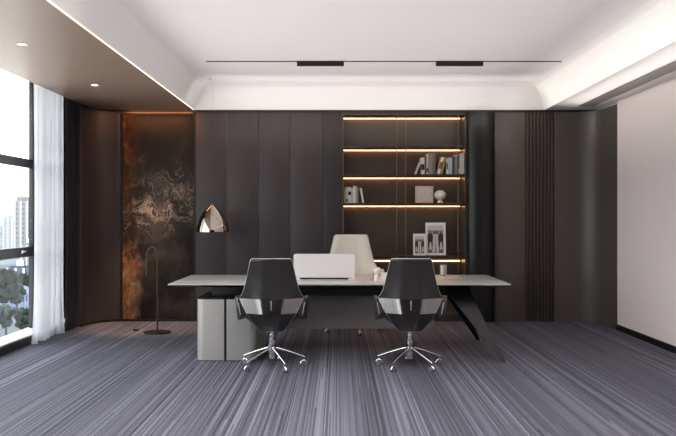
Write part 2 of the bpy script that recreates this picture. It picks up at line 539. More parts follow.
# ------------------------------------------------------------------ bookcase in the niche
bc = empty('bookcase', (0.05, YB, 0), label='lit built-in bookcase with dark shelves and brass posts', cat='bookcase')
W = 1.68
b = MB(); b.box(0, W, 0.335, 0.36, 0, 2.79); b.build('back_panel', M['niche'], bc)
b = MB(); b.box(0.0, 0.012, 0.0, 0.335, 0, 2.79); b.build('side_panel', M['shelf'], bc)
b = MB(); b.box(W - 0.012, W, 0.0, 0.335, 0, 2.79); b.build('side_panel', M['niche'], bc)
SHELF_TOPS = [0.51, 0.89, 1.605, 1.995, 2.385]
for z in SHELF_TOPS:
    b = MB(); b.box(0.012, W - 0.012, 0.02, 0.335, z - 0.04, z, 0.002); b.build('shelf', M['shelf'], bc)
for z in SHELF_TOPS + [2.83]:
    b = MB()
    if z > 1.4: b.box(0.03, W - 0.03, 0.300, 0.314, z - 0.0455, z - 0.0405)
    else: b.box(0.03, W - 0.03, 0.322, 0.3345, z - 0.094, z - 0.084)
    b.build('light_strip', M['led'], bc)
b = MB(); b.box(0.012, W - 0.012, 0.01, 0.335, 0.0, 0.10); b.build('base', M['shelf'], bc)
for x in (0.020, 0.745, 0.868, 1.575):
    b = MB(); b.cyl((x, 0.008, 0.10), (x, 0.008, 2.79), 0.0065, n=8); b.build('post', M['brass'], bc)

# books -----------------------------------------------------------
def book(x, z, w, d, h, rgb, label, group, lean=0.0, y=None, band=None):
    """x = left foot of the spine (world), lean in degrees, + leans to the right"""
    o = empty('book', (x, (YB + 0.05) if y is None else y, z + 0.0005), label=label, cat='book', group=group)
    t = R(lean)
    Mx = Matrix.Rotation(t, 4, 'Y')
    if lean < 0:      # tips to the left: rests on its left bottom edge
        Mx = Mx @ Matrix.Identity(4)
    b = MB()
    cv = 0.003
    b.box(0, cv, 0, d, 0, h); b.box(w - cv, w, 0, d, 0, h); b.box(cv, w - cv, 0, cv, 0, h)
    c = b.build('cover', bookmat(rgb), o)
    b = MB(); b.box(cv, w - cv, cv, d - 0.006, 0.004, h - 0.004); p = b.build('pages', M['paper'], o)
    parts = [c, p]
    if band:
        b = MB()
        for z0, z1 in band[1]:
            b.box(0.002, w - 0.002, -0.0012, 0.0, h * z0, h * z1)
        parts.append(b.build('spine_print', bookmat(band[0]), o))
    dz = 0.0
    if lean > 0:
        dz = w * math.sin(t)
    elif lean < 0:
        dz = 0.0
    for q in parts:
        q.matrix_local = Matrix.Translation((0, 0, dz)) @ Mx
    return o

GU = 'books on the upper right shelf'
zU = 1.995
DK = (40, 38, 40)
def px(x): return (x - 338) / 720 * (YB + 0.05)
book(px(415.2), zU, 0.016, 0.15, 0.175, (214, 206, 196), 'thin white book leaning far right, leftmost on the upper right shelf', GU, 21)
book(px(421.0), zU, 0.046, 0.17, 0.225, (206, 200, 192), 'thick off-white book upright beside the far-leaning thin white one', GU, 0, band=(DK, [(0.25, 0.6)]))
book(px(424.9), zU, 0.020, 0.17, 0.255, (96, 86, 80), 'dark brown thin book between the thick off-white one and a pale one', GU)
book(px(426.7), zU, 0.022, 0.17, 0.275, (202, 190, 178), 'pale beige thin book touching the taupe pair', GU, band=(DK, [(0.1, 0.3)]))
book(px(428.8), zU, 0.048, 0.18, 0.290, (142, 128, 120), 'tall wide taupe book, left one of the taupe pair', GU)
book(px(432.6), zU, 0.038, 0.18, 0.288, (124, 110, 104), 'tall narrower taupe book, right one of the taupe pair', GU)
book(px(436.9), zU, 0.040, 0.17, 0.235, (216, 206, 200), 'white book leaning right in the middle of the upper shelf row', GU, 15, band=((120, 90, 70), [(0.3, 0.7)]))
book(px(440.6), zU, 0.020, 0.17, 0.238, (168, 152, 62), 'olive yellow book leaning right against a thin white one', GU, 15)
book(px(446.6), zU, 0.018, 0.17, 0.215, (214, 214, 224), 'thin white book with dark marks beside the pale blue-grey book', GU, band=((70, 74, 130), [(0.3, 0.7)]))
book(px(448.2), zU, 0.052, 0.17, 0.225, (178, 180, 190), 'thick pale blue-grey book in the right half of the row', GU)
book(px(452.2), zU, 0.030, 0.17, 0.235, (74, 78, 84), 'slate dark grey book right of the pale blue-grey one', GU)
book(px(454.6), zU, 0.036, 0.17, 0.265, (128, 128, 130), 'mid grey tall book with a pale top mark', GU, band=((226, 200, 160), [(0.93, 0.985)]))
book(px(457.4), zU, 0.028, 0.17, 0.255, (84, 80, 82), 'dark grey book with white marks next to the two white end books', GU, band=((214, 208, 200), [(0.05, 0.3)]))
book(px(459.6), zU, 0.030, 0.17, 0.272, (214, 206, 198), 'tall white book, second from the right end of the upper shelf', GU)
book(px(461.9), zU, 0.032, 0.17, 0.292, (204, 202, 200), 'tallest white book at the right end of the upper shelf', GU)

GL = 'books on the left shelf bay'
zL = 1.605
book(px(344.2), zL, 0.022, 0.17, 0.205, (170, 160, 152), 'grey beige book at the far left of the left shelf row', GL)
book(px(346.1), zL, 0.024, 0.17, 0.220, (196, 188, 180), 'pale book second from the left post', GL, band=(DK, [(0.05, 0.25)]))
book(px(348.1), zL, 0.042, 0.17, 0.215, (206, 198, 190), 'white book with black block marks on its spine', GL, band=(DK, [(0.5, 0.72)]))
book(px(351.5), zL, 0.020, 0.17, 0.200, (190, 180, 178), 'short pale mauve book in the middle of the left row', GL)
book(px(353.1), zL, 0.034, 0.17, 0.232, (214, 206, 196), 'tallest cream book in the left shelf row', GL)
book(px(355.8), zL, 0.020, 0.17, 0.225, (172, 164, 158), 'tall grey book right of the tallest cream one', GL)
book(px(357.5), zL, 0.018, 0.17, 0.214, (120, 108, 100), 'thin brown grey book before the leaning one', GL)
book(px(362.4), zL, 0.024, 0.17, 0.205, (216, 208, 202), 'white book leaning left at the right end of the left row', GL, -10)

# square pale art block
o = empty('picture_block', (px(416), YB + 0.12, zL), label='square pale pink picture block beside the ball ornament', cat='picture')
b = MB(); b.box(0, 0.245, 0, 0.04, 0.0005, 0.232, 0.004); b.build('panel', plain('pale pink canvas', (212, 192, 186), 0.6), o)
b = MB()
b.box(0.012, 0.233, -0.002, 0.0, 0.012, 0.015); b.box(0.012, 0.233, -0.002, 0.0, 0.217, 0.220)
b.box(0.012, 0.015, -0.002, 0.0, 0.012, 0.22); b.box(0.230, 0.233, -0.002, 0.0, 0.012, 0.22)
b.build('border_line', plain('grey pink line', (176, 156, 152), 0.6), o)
b = MB()
b.box(0.122, 0.133, -0.002, 0.0, 0.138, 0.149)
b.build('drawing', plain('grey ink', (110, 92, 92), 0.6), o)

# ball on foot
o = empty('ball_ornament', (px(440.9), YB + 0.13, zL), label='off-white ball ornament on a short round foot', cat='ornament')
b = MB(); b.lathe([(0.0, 0.0005), (0.042, 0.0005), (0.044, 0.010), (0.036, 0.022), (0.026, 0.038), (0.024, 0.048)], 24); b.build('foot', M['porcelain'], o)
b = MB(); b.lathe([(0.0005 + 0.080 * math.sin(PI * k / 16), 0.108 - 0.068 * math.cos(PI * k / 16)) for k in range(17)], 28); b.build('ball', M['porcelain'], o)

# framed photographs on the lower shelf
def photo_frame(x, y, z, w, h, tilt, label):
    o = empty('photo_frame', (x, y, z + 0.002), label=label, cat='photo frame', group='framed photographs')
    Mx = Matrix.Rotation(-R(tilt), 4, 'X')
    f = 0.018
    b = MB(); b.box(0, w, 0, 0.014, 0, f); b.box(0, w, 0, 0.014, h - f, h); b.box(0, f, 0, 0.014, f, h - f); b.box(w - f, w, 0, 0.014, f, h - f)
    fr = b.build('frame', M['mat_board'], o)
    b = MB(); b.box(f, w - f, 0.004, 0.012, f, h - f); bk = b.build('mount', M['mat_board'], o)
    m = f + 0.045 * w
    x0, x1, z0, z1 = m, w - m, m * 1.0, h - m * 1.25
    W_, H_ = x1 - x0, z1 - z0
    b = MB()
    def poly(mat, pts, yy):
        b.mat(mat)
        b.face([b.b.verts.new((x0 + u * W_, yy, z0 + v * H_)) for u, v in pts])
    gm = plain('photo grey', (150, 138, 134), 0.5); lm = plain('photo pale', (206, 194, 190), 0.5)
    dm = plain('photo black', (34, 30, 30), 0.5); mm = plain('photo mid', (104, 96, 94), 0.5)
    poly(gm, [(0, 0), (1, 0), (1, 1), (0, 1)], 0.0038)
    poly(lm, [(0, 0.82), (1, 0.82), (1, 1), (0, 1)], 0.0036)
    poly(mm, [(0, 0), (1, 0), (1, 0.3), (0, 0.36)], 0.0034)
    # two dark coated people either side of two in pale dresses
    for cx, s in ((0.16, 1), (0.84, -1)):
        poly(dm, [(cx - .13, .22), (cx + .12, .22), (cx + .16, .60), (cx + .06, .72), (cx - .08, .72), (cx - .17, .60)], 0.0032)
        poly(mm, [(cx - .04, .71), (cx + .04, .71), (cx + .05, .79), (cx, .82), (cx - .05, .79)], 0.0031)
        poly(lm, [(cx - .10, .12), (cx + .10, .12), (cx + .05, .40), (cx - .03, .40)], 0.0030)
    for cx in (0.42, 0.58):
        poly(lm, [(cx - .15, .02), (cx + .13, .02), (cx + .06, .50), (cx + .07, .68), (cx - .07, .68), (cx - .06, .50)], 0.0028)
        poly(dm, [(cx - .04, .69), (cx + .04, .69), (cx + .045, .77), (cx, .80), (cx - .045, .77)], 0.0027)
    poly(dm, [(0.47, .02), (0.53, .02), (0.51, .5), (0.49, .5)], 0.0026)
    ph = b.build('photograph', None, o)
    b = MB(); b.box(w * 0.45, w * 0.55, 0.014, 0.017, 0.0, h * 0.7); sd = b.build('easel_back', M['black'], o)
    for q in (fr, bk, ph, sd):
        q.matrix_local = Mx
    return o
photo_frame(px(413.3), YB + 0.055, 0.89, 0.178, 0.295, 5, 'smaller white framed photograph on the left')
photo_frame(px(426.2), YB + 0.10, 0.89, 0.275, 0.445, 4, 'larger white framed photograph on the right')

# ------------------------------------------------------------------ desk
DT = 0.752
dk = empty('executive_desk', (0.01, 7.06, 0), label='long executive desk with pale grey top and dark splayed legs', cat='desk')
b = MB()
X0, X1, D = -1.68, 1.69, 1.15
b.mat(M['desk']); 
b.box(X0, X1, 0, D, DT - 0.012, DT, 0.002)
b.build('tabletop', None, dk)
b = MB(); b.mat(M['black_gloss'])
b.loft([[(X0 + .004, .004, DT - .0125), (X1 - .004, .004, DT - .0125), (X1 - .004, D - .004, DT - .0125), (X0 + .004, D - .004, DT - .0125)],
        [(X0 + .06, .07, DT - .035), (X1 - .06, .07, DT - .035), (X1 - .06, D - .07, DT - .035), (X0 + .06, D - .07, DT - .035)]], True, True, False)
b.build('bevelled_underside', None, dk)
b = MB(); b.box(-0.78, 1.20, 0.35, 0.85, 0.60, DT - 0.0355, 0.004); b.build('support_beam', M['black'], dk)
b = MB(); b.box(-0.80, 1.02, 0.59, 0.615, 0.225, 0.60, 0.003); b.build('modesty_panel', M['panel_grey'], dk)
b = MB(); b.box(-1.28, -0.92, 0.20, 0.85, 0.6145, DT - 0.0355, 0.004); b.build('riser', M['black'], dk)
# splayed blade legs
def blade(y_top, y_foot):
    b = MB()
    rings = []
    for t in [k / 10 for k in range(11)]:
        z = 0.715 * (1 - t) + 0.0 * t
        xc = 1.19 + (1.60 - 1.19) * t ** 1.05
        y = y_top + (y_foot - y_top) * t
        hw = 0.115 * (1 - t) ** 1.2 + 0.020
        hd = 0.022
        rings.append([(xc - hw, y - hd, z), (xc + hw, y - hd, z), (xc + hw, y + hd, z), (xc - hw, y + hd, z)])
    b.loft(rings, True, True, False)
    return b.build('leg', M['black'], dk)
blade(0.34, -0.06)
blade(0.80, 1.22)

# pedestal cabinet under the left end of the desk
pd = empty('pedestal_cabinet', (-1.09, 7.04, 0), label='rounded silver grey pedestal cabinet under the desk left end', cat='cabinet')
b = MB(); b.prism(rounded_poly(-0.285, 0.285, 0.012, 0.98, 0.07, 8), 0.0, 0.03, True); b.build('plinth', M['black'], pd, sharp=40)
def shell(x0, x1, left):
    """one front panel that wraps round its outer corner to the cabinet's side"""
    r = 0.075
    outer, inner = [], []
    th = 0.018
    if left:
        outer = [(x0, 0.95)]
        for k in range(9):
            a = R(180 + 90 * k / 8)
            outer.append((x0 + r + r * math.cos(a), r + r * math.sin(a)))
        outer.append((x1, 0.0))
        inner = [(x1, th)]
        for k in range(9):
            a = R(270 - 90 * k / 8)
            inner.append((x0 + r + (r - th) * math.cos(a), r + (r - th) * math.sin(a)))
        inner.append((x0 + th, 0.95))
    else:
        outer = [(x0, 0.0)]
        for k in range(9):
            a = R(270 + 90 * k / 8)
            outer.append((x1 - r + r * math.cos(a), r + r * math.sin(a)))
        outer.append((x1, 0.95))
        inner = [(x1 - th, 0.95)]
        for k in range(9):
            a = R(360 - 90 * k / 8)
            inner.append((x1 - r + (r - th) * math.cos(a), r + (r - th) * math.sin(a)))
        inner.append((x0, th))
    b = MB(); b.prism(outer + inner, 0.008, 0.603, True)
    return b.build('door', M['pedestal'], pd, sharp=40)
shell(-0.297, -0.024, True)
shell(0.0, 0.297, False)
b = MB(); b.prism(rounded_poly(-0.276, 0.276, 0.02, 0.97, 0.055, 8), 0.03, 0.598, True); b.build('carcass', M['black'], pd, sharp=40)
b = MB(); b.prism(rounded_poly(-0.295, 0.295, 0.003, 0.97, 0.073, 8), 0.5985, 0.614, True); b.build('top', M['black_gloss'], pd, sharp=40)

# ------------------------------------------------------------------ chairs
def chair(label, group, pad_mat, shell_mat, band_mat, arm_mat, loc, rz, s=1.0, base_rz=0.0, name='office_chair'):
    root = empty(name, loc, rz, label=label, cat='chair', group=group)
    LV = [  # z, half width, y centre, wrap
        [(0.338, 0.095, -0.060, 0.005), (0.352, 0.114, -0.088, 0.012), (0.42, 0.160, -0.168, 0.03), (0.525, 0.228, -0.247, 0.075)],
        [(0.525, 0.228, -0.247, 0.075), (0.57, 0.251, -0.2405, 0.083), (0.615, 0.274, -0.234, 0.091), (0.660, 0.297, -0.228, 0.10)],
        [(0.660, 0.297, -0.228, 0.10), (0.69, 0.276, -0.228, 0.08), (0.74, 0.252, -0.234, 0.06), (0.80, 0.236, -0.236, 0.05), (0.88, 0.217, -0.246, 0.042),
         (0.96, 0.200, -0.260, 0.035), (1.005, 0.190, -0.270, 0.03), (1.022, 0.183, -0.273, 0.03), (1.030, 0.170, -0.270, 0.028)],
    ]
    NU = 24
    def wrapf(a):
        return (0.0 if a < 0.28 else (a - 0.28) ** 2 / 0.44 if a < 0.5 else 0.11 + (a - 0.5)) / 0.61
    def pt(l, t, off=0.0, k=1.0):
        z, w, y, wr = l
        return (t * w * k * s, (y + wr * wrapf(abs(t)) + off) * s, z * s)
    def strip(levels, off0, off1, k=1.0, inset=0.0):
        b = MB()
        rings = []
        for l in levels:
            f = [pt(l, -1 + 2 * i / NU, off0) for i in range(NU + 1)]
            r = [pt(l, 1 - 2 * i / NU, off1, k) for i in range(NU + 1)]
            rings.append(f + r)
        b.loft(rings, True, True, True)
        return b
    strip(LV[2], 0.0, 0.022).build('backrest_shell', shell_mat, root, sharp=40)
    strip(LV[1], 0.0, 0.022).build('lumbar_band', band_mat, root, sharp=40)
    strip(LV[0], 0.0, 0.022).build('seat_bowl', shell_mat, root, sharp=40)
    # front pad of the backrest
    lv = [LV[1][1], LV[1][2], LV[1][3]] + LV[2][1:]
    b = MB()
    rings = []
    for i_, l in enumerate(lv):
        e = 0.012 if i_ < len(lv) - 1 else 0.0
        f = [pt(l, -1 + 2 * i / NU, 0.0225, 0.985) for i in range(NU + 1)]
        r = []
        for i in range(NU + 1):
            t = 1 - 2 * i / NU
            x, y, z = pt(l, t, 0.0225, 0.985)
            r.append((x, y + s * (e + 0.03 * (1 - abs(t) ** 6)), z))
        rings.append(f + r)
    b.loft(rings, True, True, True)
    b.build('back_cushion', pad_mat, root, sharp=60)
    # silver piping round the outline
    path = []
    chain = LV[0] + LV[1][1:] + LV[2][1:]
    left = [pt(l, -1, 0.011) for l in chain]
    right = [pt(l, 1, 0.011) for l in chain]
    top = [pt(chain[-1], -1 + 2 * i / 8, 0.011) for i in range(1, 8)]
    bot = [pt(chain[0], 1 - 2 * i / 4, 0.011) for i in range(1, 4)]
    b = MB(); b.tube(left + top + list(reversed(right)) + bot, 0.0042 * s, 8, True, loop=True)
    b.build('piping', M['rim'], root, sharp=80)
    # seat cushion
    b = MB()
    rings = []
    for z, rx, ry in ((0.340, 0.080, 0.10), (0.38, 0.125, 0.15), (0.43, 0.205, 0.20), (0.475, 0.258, 0.225), (0.505, 0.272, 0.24), (0.52, 0.258, 0.234), (0.528, 0.21, 0.20)):
        ring = []
        for k in range(36):
            a = 2 * PI * k / 36
            ca, sa = math.cos(a), math.sin(a)
            e = 0.55
            ring.append((rx * s * math.copysign(abs(ca) ** e, ca), s * (0.055 + ry * math.copysign(abs(sa) ** e, sa)), z * s))
        rings.append(ring)
    b.loft(rings, True, True, True)
    b.build('seat', pad_mat, root, sharp=50)
    # wing armrests
    for sd in (-1, 1):
        b = MB()
        rings = []
        for y, xo, xi, bo, bi, zt, zb in ((-0.13, 0.312, 0.298, 0.285, 0.230, 0.657, 0.505), (-0.085, 0.343, 0.302, 0.316, 0.240, 0.663, 0.455), (0.02, 0.352, 0.306, 0.325, 0.258, 0.666, 0.438),
                                          (0.10, 0.350, 0.307, 0.322, 0.268, 0.663, 0.445), (0.17, 0.340, 0.307, 0.315, 0.277, 0.655, 0.47), (0.205, 0.328, 0.311, 0.310, 0.287, 0.64, 0.50)):
            ring = [(xo, y, zt - 0.012), (xo - 0.005, y, zt), (xi + 0.005, y, zt), (xi, y, zt - 0.012),
                    (bi, y, zb + 0.03), (bi + 0.012, y, zb + 0.012), (bo - 0.008, y, zb), (bo, y, zb + 0.012)]
            rings.append([(sd * x * s, yy * s, z * s) for x, yy, z in ring])
        b.loft(rings, True, True, True)
        b.build('armrest', arm_mat, root, sharp=50)
        b = MB(); b.tube([(sd * x * s, y * s, z * s) for x, y, z in ((0.310, -0.134, 0.655), (0.326, -0.115, 0.662), (0.306, -0.134, 0.62), (0.296, -0.134, 0.57), (0.286, -0.134, 0.512))[2:]], 0.004 * s, 8)
        b.build('armrest_edge', M['rim'], root, sharp=80)
    # grip slit
    b = MB(); b.box(-0.003 * s, 0.003 * s, -0.2425 * s, -0.215 * s, 0.550 * s, 0.645 * s, 0.002); b.build('grip_slit', M['rim'], root)
    # base
    b = MB()
    b.cyl((0, 0, 0.262 * s), (0, 0, 0.36 * s), 0.020 * s, n=20)
    b.cyl((0, 0, 0.290 * s), (0, 0, 0.305 * s), 0.030 * s, n=20)
    b.cyl((0, 0, 0.335 * s), (0, 0, 0.362 * s), 0.028 * s, 0.055 * s, n=20)
    b.build('gas_lift', M['chrome'], root)
    b = MB(); b.lathe([(0.020, 0.07), (0.030, 0.075), (0.031, 0.145), (0.040, 0.15), (0.040, 0.195), (0.031, 0.205), (0.030, 0.262), (0.024, 0.268)], 24)
    for v in b.b.verts: v.co *= s
    b.build('column', M['chrome'], root, sharp=40)
    for k in range(5):
        a = R(90 + 72 * k) + base_rz
        Mz = Matrix.Rotation(a, 4, 'Z')
        b = MB()
        rings = []
        for t in (0, 0.15, 0.4, 0.7, 0.93, 1.0):
            r = (0.030 + 0.285 * t) * s
            z = (0.178 - 0.098 * t ** 1.15) * s
            hw = (0.017 - 0.006 * t) * s
            hh = (0.016 - 0.007 * t) * s
            rings.append([Mz @ Vector((r, hw * math.cos(q), z + hh * math.sin(q))) for q in [2 * PI * j / 12 for j in range(12)]])
        b.loft(rings, True, True, True)
        b.build('leg', M['chrome'], root, sharp=60)
        cr = 0.300 * s
        c = MB()
        c.cyl(Mz @ Vector((cr, 0, 0.050 * s)), Mz @ Vector((cr, 0, 0.078 * s)), 0.007 * s, n=10)
        c.tube([Mz @ Vector((cr + 0.026 * s * math.cos(q), 0, (0.024 + 0.026 * math.sin(q)) * s)) for q in [R(0 + 20 * j) for j in range(10)]], 0.010 * s, 8)
        ca = c.build('caster', M['chrome'], root, sharp=50)
        for sd in (-1, 1):
            w = MB(); w.cyl(Mz @ Vector((cr, sd * 0.010 * s, 0.0205 * s)), Mz @ Vector((cr, sd * 0.021 * s, 0.0205 * s)), 0.0205 * s, n=18)
            w.build('wheel', M['wheel'], ca, sharp=40)
    return root

chair('dark leather visitor chair at the left, beside the pedestal cabinet', 'dark visitor chairs', M['leather'], M['leather'], M['leather_gloss'], M['leather_arm'], (-0.62, 6.78, 0), R(3), 1.0, R(-11))
chair('dark leather visitor chair at the right, near the splayed desk legs', 'dark visitor chairs', M['leather'], M['leather'], M['leather_gloss'], M['leather_arm'], (0.677, 6.79, 0), R(-3), 1.0, R(3))
chair('cream leather executive chair behind the desk', None, M['cream'], M['leather'], M['cream'], M['cream'], (0.165, 8.92, 0), R(180), 1.15, R(15), 'executive_chair')

# ------------------------------------------------------------------ things on the desk
lp = empty('laptop', (-0.145, 7.52, DT + 0.0005), label='wide white laptop open on the desk, back of lid to the visitor chairs', cat='laptop')
b = MB(); b.prism(rounded_poly(-0.325, 0.325, 0.0, 0.36, 0.02), 0.0, 0.016, False); b.build('keyboard_base', M['laptop'], lp)
b = MB(); b.prism([(x, y) for x, y in rounded_poly(-0.318, 0.318, 0.0, 0.25, 0.022)], -0.007, 0.007, False)
lid = b.build('lid', M['laptop'], lp)
lid.matrix_local = Matrix.Translation((0, 0.012, 0.024)) @ Matrix.Rotation(R(96), 4, 'X')
b = MB(); b.cyl((-0.25, -0.002, 0.016), (0.25, -0.002, 0.016), 0.009, n=10); b.build('hinge', M['black'], lp)
b = MB(); b.box(-0.28, 0.28, 0.10, 0.24, 0.0161, 0.018); b.build('keyboard', M['black'], lp)
b = MB(); b.box(-0.30, 0.30, 0.015, 0.236, 0.0072, 0.0078); sc_ = b.build('screen', M['black_gloss'], lp)
sc_.matrix_local = lid.matrix_local.copy() @ Matrix.Rotation(PI, 4, 'Y')

o = empty('hardback_book', (0.425, 7.36, DT + 0.0005), label='white hardback lying at the bottom of the desk stack', cat='book', group='books lying on the desk')
def flat_book(o, w, d, h, rgb):
    b = MB(); c = 0.004
    b.box(0, w, 0, d, 0, c); b.box(0, w, 0, d, h - c, h); b.box(0, c, 0, d, c, h - c); b.build('cover', bookmat(rgb), o)
    b = MB(); b.box(c, w - 0.006, 0.005, d - 0.005, c, h - c); b.build('pages', M['paper'], o)
flat_book(o, 0.26, 0.19, 0.032, (226, 216, 212))
o = empty('hardback_book', (0.445, 7.37, DT + 0.033), label='white hardback lying on top of the desk stack', cat='book', group='books lying on the desk')
flat_book(o, 0.23, 0.17, 0.045, (222, 208, 202))
o = empty('ornament', (0.395, 7.42, DT + 0.0005), label='small pale knobbly ornament beside the lying white books', cat='ornament')
b = MB(); b.lathe([(0.0, 0), (0.024, 0), (0.022, 0.05), (0.016, 0.065), (0.02, 0.075), (0.03, 0.095), (0.026, 0.115), (0.012, 0.125), (0.001, 0.126)], 18); b.build('body', M['porcelain'], o)
b = MB(); b.lathe([(0.0005 + 0.020 * math.sin(PI * k / 8), 0.118 - 0.02 * math.cos(PI * k / 8)) for k in range(9)], 12, (0.026, 0, 0)); b.build('knob', M['porcelain'], o)
o = empty('tumbler', (1.19, 8.13, DT + 0.0005), label='pewter tumbler standing on the desk rear right', cat='cup')
b = MB(); b.lathe([(0.0, 0.0), (0.035, 0.0), (0.039, 0.005), (0.040, 0.118), (0.037, 0.118), (0.036, 0.008), (0.0, 0.007)], 28, caps=False); b.build('cup', M['pewter'], o)

# ------------------------------------------------------------------ lamps
o = empty('floor_lamp', (-2.20, 8.77, 0), label='slim bronze gooseneck floor lamp before the stone slab', cat='lamp')
b = MB(); b.lathe([(0.0, 0), (0.160, 0.0), (0.163, 0.006), (0.160, 0.016), (0.02, 0.020), (0.0, 0.02)], 40, caps=False); b.build('base', M['black'], o)
pts = [(0, 0, 0.018), (0, 0, 0.5), (0, 0, 0.93)] + [(-0.065 + 0.065 * math.cos(R(a)), 0, 0.93 + 0.115 * math.sin(R(a))) for a in range(12, 181, 12)]
b = MB(); b.tube(pts, 0.0095, 10); b.build('pole', M['bronze'], o, sharp=80)
b = MB(); b.lathe([(0.0, 0.0), (0.012, 0.0), (0.013, 0.21), (0.006, 0.235), (0.004, 0.25)], 16, (-0.130, 0, 0.70)); b.build('lamp_head', M['bronze'], o)
o = tag(MB().lathe([(0.0, 0.0005), (0.035, 0.0005), (0.036, 0.016), (0.028, 0.024), (0.0, 0.025)], 20, caps=False).build('foot_switch', M['black'], None, (-2.51, 8.95, 0)), 'small black foot switch on the carpet left of the floor lamp', 'switch')

pl = empty('pendant_lamp', (-1.605, 9.20, ZC), label='mirror bullet shaped pendant lamp hanging before the panelling', cat='lamp')
hp = 1.4 + 13.0 / 720 * 9.2 - ZC
Rr, Hh = 0.214, 0.362
zb = 1.4 - 14.0 / 720 * 9.2 - ZC
prof = []
for k in range(20):
    t = k / 19
    prof.append((Rr * (1 - t ** 1.9) ** 0.82 if t < 1 else 0.004, zb + Hh * t))
b = MB(); b.lathe(prof, 48, caps=False); b.build('shade', M['mirror'], pl, sharp=60)
b = MB(); b.lathe([(r * 0.975, z - (0.003 if i else 0)) for i, (r, z) in enumerate(prof[:-1])] + [(0.001, zb + Hh * 0.97)], 48, caps=False); b.build('shade_lining', M['black'], pl, sharp=60)
b = MB(); b.lathe([(Rr + 0.001, zb), (Rr + 0.003, zb + 0.004), (Rr - 0.006, zb + 0.004), (Rr - 0.006, zb - 0.001)], 48, caps=False); b.build('rim', M['black'], pl)
b = MB(); b.cyl((0, 0, zb + Hh - 0.01), (0, 0, -0.02), 0.0006, n=6); b.build('cable', M['black'], pl)
b = MB(); b.cyl((0, 0, -0.022), (0, 0, 0.0), 0.04, n=24); b.build('ceiling_rose', M['ceiling'], pl)

# recessed downlights in the taupe soffit
dl0 = None
for i, (x, y, lab) in enumerate(((-2.65, 6.04, 'small recessed downlight nearest the viewer in the taupe soffit'), (-2.67, 7.90, 'small recessed downlight farther back in the taupe soffit'))):
    if i == 0:
        dl0 = empty('downlight', (x, y, ZS), label=lab, cat='lamp', group='soffit downlights')
        MB().lathe([(0.030, -0.0005), (0.044, -0.0005), (0.045, -0.006), (0.032, -0.004), (0.030, -0.0005)], 28, caps=False).build('trim_ring', M['ceiling'], dl0)
        MB().lathe([(0.0, -0.002), (0.030, -0.002), (0.030, -0.0008), (0.0, -0.0008)], 24, caps=False).build('lens', M['lamp_on'], dl0)
    else:
        d = copy_tree(dl0); d.location = (x, y, ZS); d['label'] = lab

# ceiling track with two linear fittings
o = MB().box(-1.50, 2.54, 8.18, 8.20, ZC - 0.008, ZC - 0.0005).build('ceiling_track', M['black'])
tag(o, 'thin black track line across the white ceiling', 'track')
first = None
for i, (x0, x1, lab) in enumerate((((297 - 338) / 720 * 8.19, (344 - 338) / 720 * 8.19, 'black linear spotlight bar on the left half of the ceiling track'),
                                  ((436 - 338) / 720 * 8.19, (483 - 338) / 720 * 8.19, 'black linear spotlight bar on the right half of the ceiling track'))):
    if i == 0:
        first = empty('linear_spotlight', ((x0 + x1) / 2, 8.19, ZC - 0.008), label=lab, cat='lamp', group='track spotlights')
        h = (x1 - x0) / 2
        MB().box(-h, h, -0.018, 0.018, -0.048, 0.0, 0.002).build('housing', M['black'], first)
        b = MB()
        for k in range(8):
            cx = -h + (k + 0.5) * 2 * h / 8
            b.cyl((cx, 0, -0.0495), (cx, 0, -0.048), 0.012, n=12)
        b.build('lens', M['frame_dark'], first)
    else:
        d = copy_tree(first); d.location = ((x0 + x1) / 2, 8.19, ZC - 0.008); d['label'] = lab

# air vent along the right soffit
o = empty('air_vent', (3.115, 0, ZS), label='long grey slot air vent in the right white soffit', cat='vent')
b = MB(); b.box(0.0, 0.215, -2.0, 9.39, -0.004, -0.0005); b.build('grille', M['grille'], o)
b = MB(); b.box(-0.012, 0.0, -2.0, 9.40, -0.008, -0.0005); b.box(0.215, 0.222, -2.0, 9.40, -0.006, -0.0005); b.box(-0.012, 0.222, 9.39, 9.40, -0.006, -0.0005); b.build('frame', M['cove'], o)
b = MB(); b.box(0.003, 0.022, -2.0, 9.385, -0.0055, -0.0042); b.build('slot', M['black'], o)

# ------------------------------------------------------------------ outside
GZ = -25.0
b = MB(); b.box(-1500, -60, -600, 2500, GZ - 1, GZ)
t = NT('city ground'); n_ = t.n('TexVoronoi', {'Vector': t.coords((0.045, 0.045, 0.0)), 'Scale': 1.0}, distance='CHEBYCHEV').outputs[1]; n_ = t.math('ADD', t.math('MULTIPLY', n_, 0.5), 0.25)
struct(b.build('ground', t.principled(t.ramp(n_, [(0.4, lin((52, 60, 54))), (0.6, lin((100, 104, 108)))]), 0.9)), 'hazy city ground far below the window', 'ground')
def tower(name, cx, y, w, top, wall, win, label, step=0.0):
    o = empty(name, (cx, y, GZ), label=label, cat='building')
    H = top - GZ
    b = MB(); b.box(-w / 2, w / 2, 0, w, 0, H * 0.93); b.box(-w * 0.36, w * 0.42, w * .1, w * .8, H * 0.93, H)
    b.build('walls', facade_mat(label, wall, win, 0.45, 0.30), o)  # distance haze is put into the pale wall colours
    b = MB()
    for k in range(3):
        b.box(-w / 2 + (k * 0.4 + 0.05) * w, -w / 2 + (k * 0.4 + 0.13) * w, -0.6, 0, 0, H * 0.92)
    b.build('pier', M['sill'], o)
    b = MB(); b.box(-w * 0.1, w * 0.15, w * .3, w * .5, H, H + 2.0); b.build('roof_hut', M['sill'], o)
    return o
def at(pxx, y): return (pxx - 338) / 720 * y
tower('tower_block', at(21, 500), 500, 10.5, 16.5, (140, 138, 138), (112, 112, 117), 'tall hazy pale tower block seen through the window')
tower('tower_block', at(8, 620), 620, 9, 4, (158, 158, 160), (138, 140, 145), 'fainter lower tower block farther left outside')
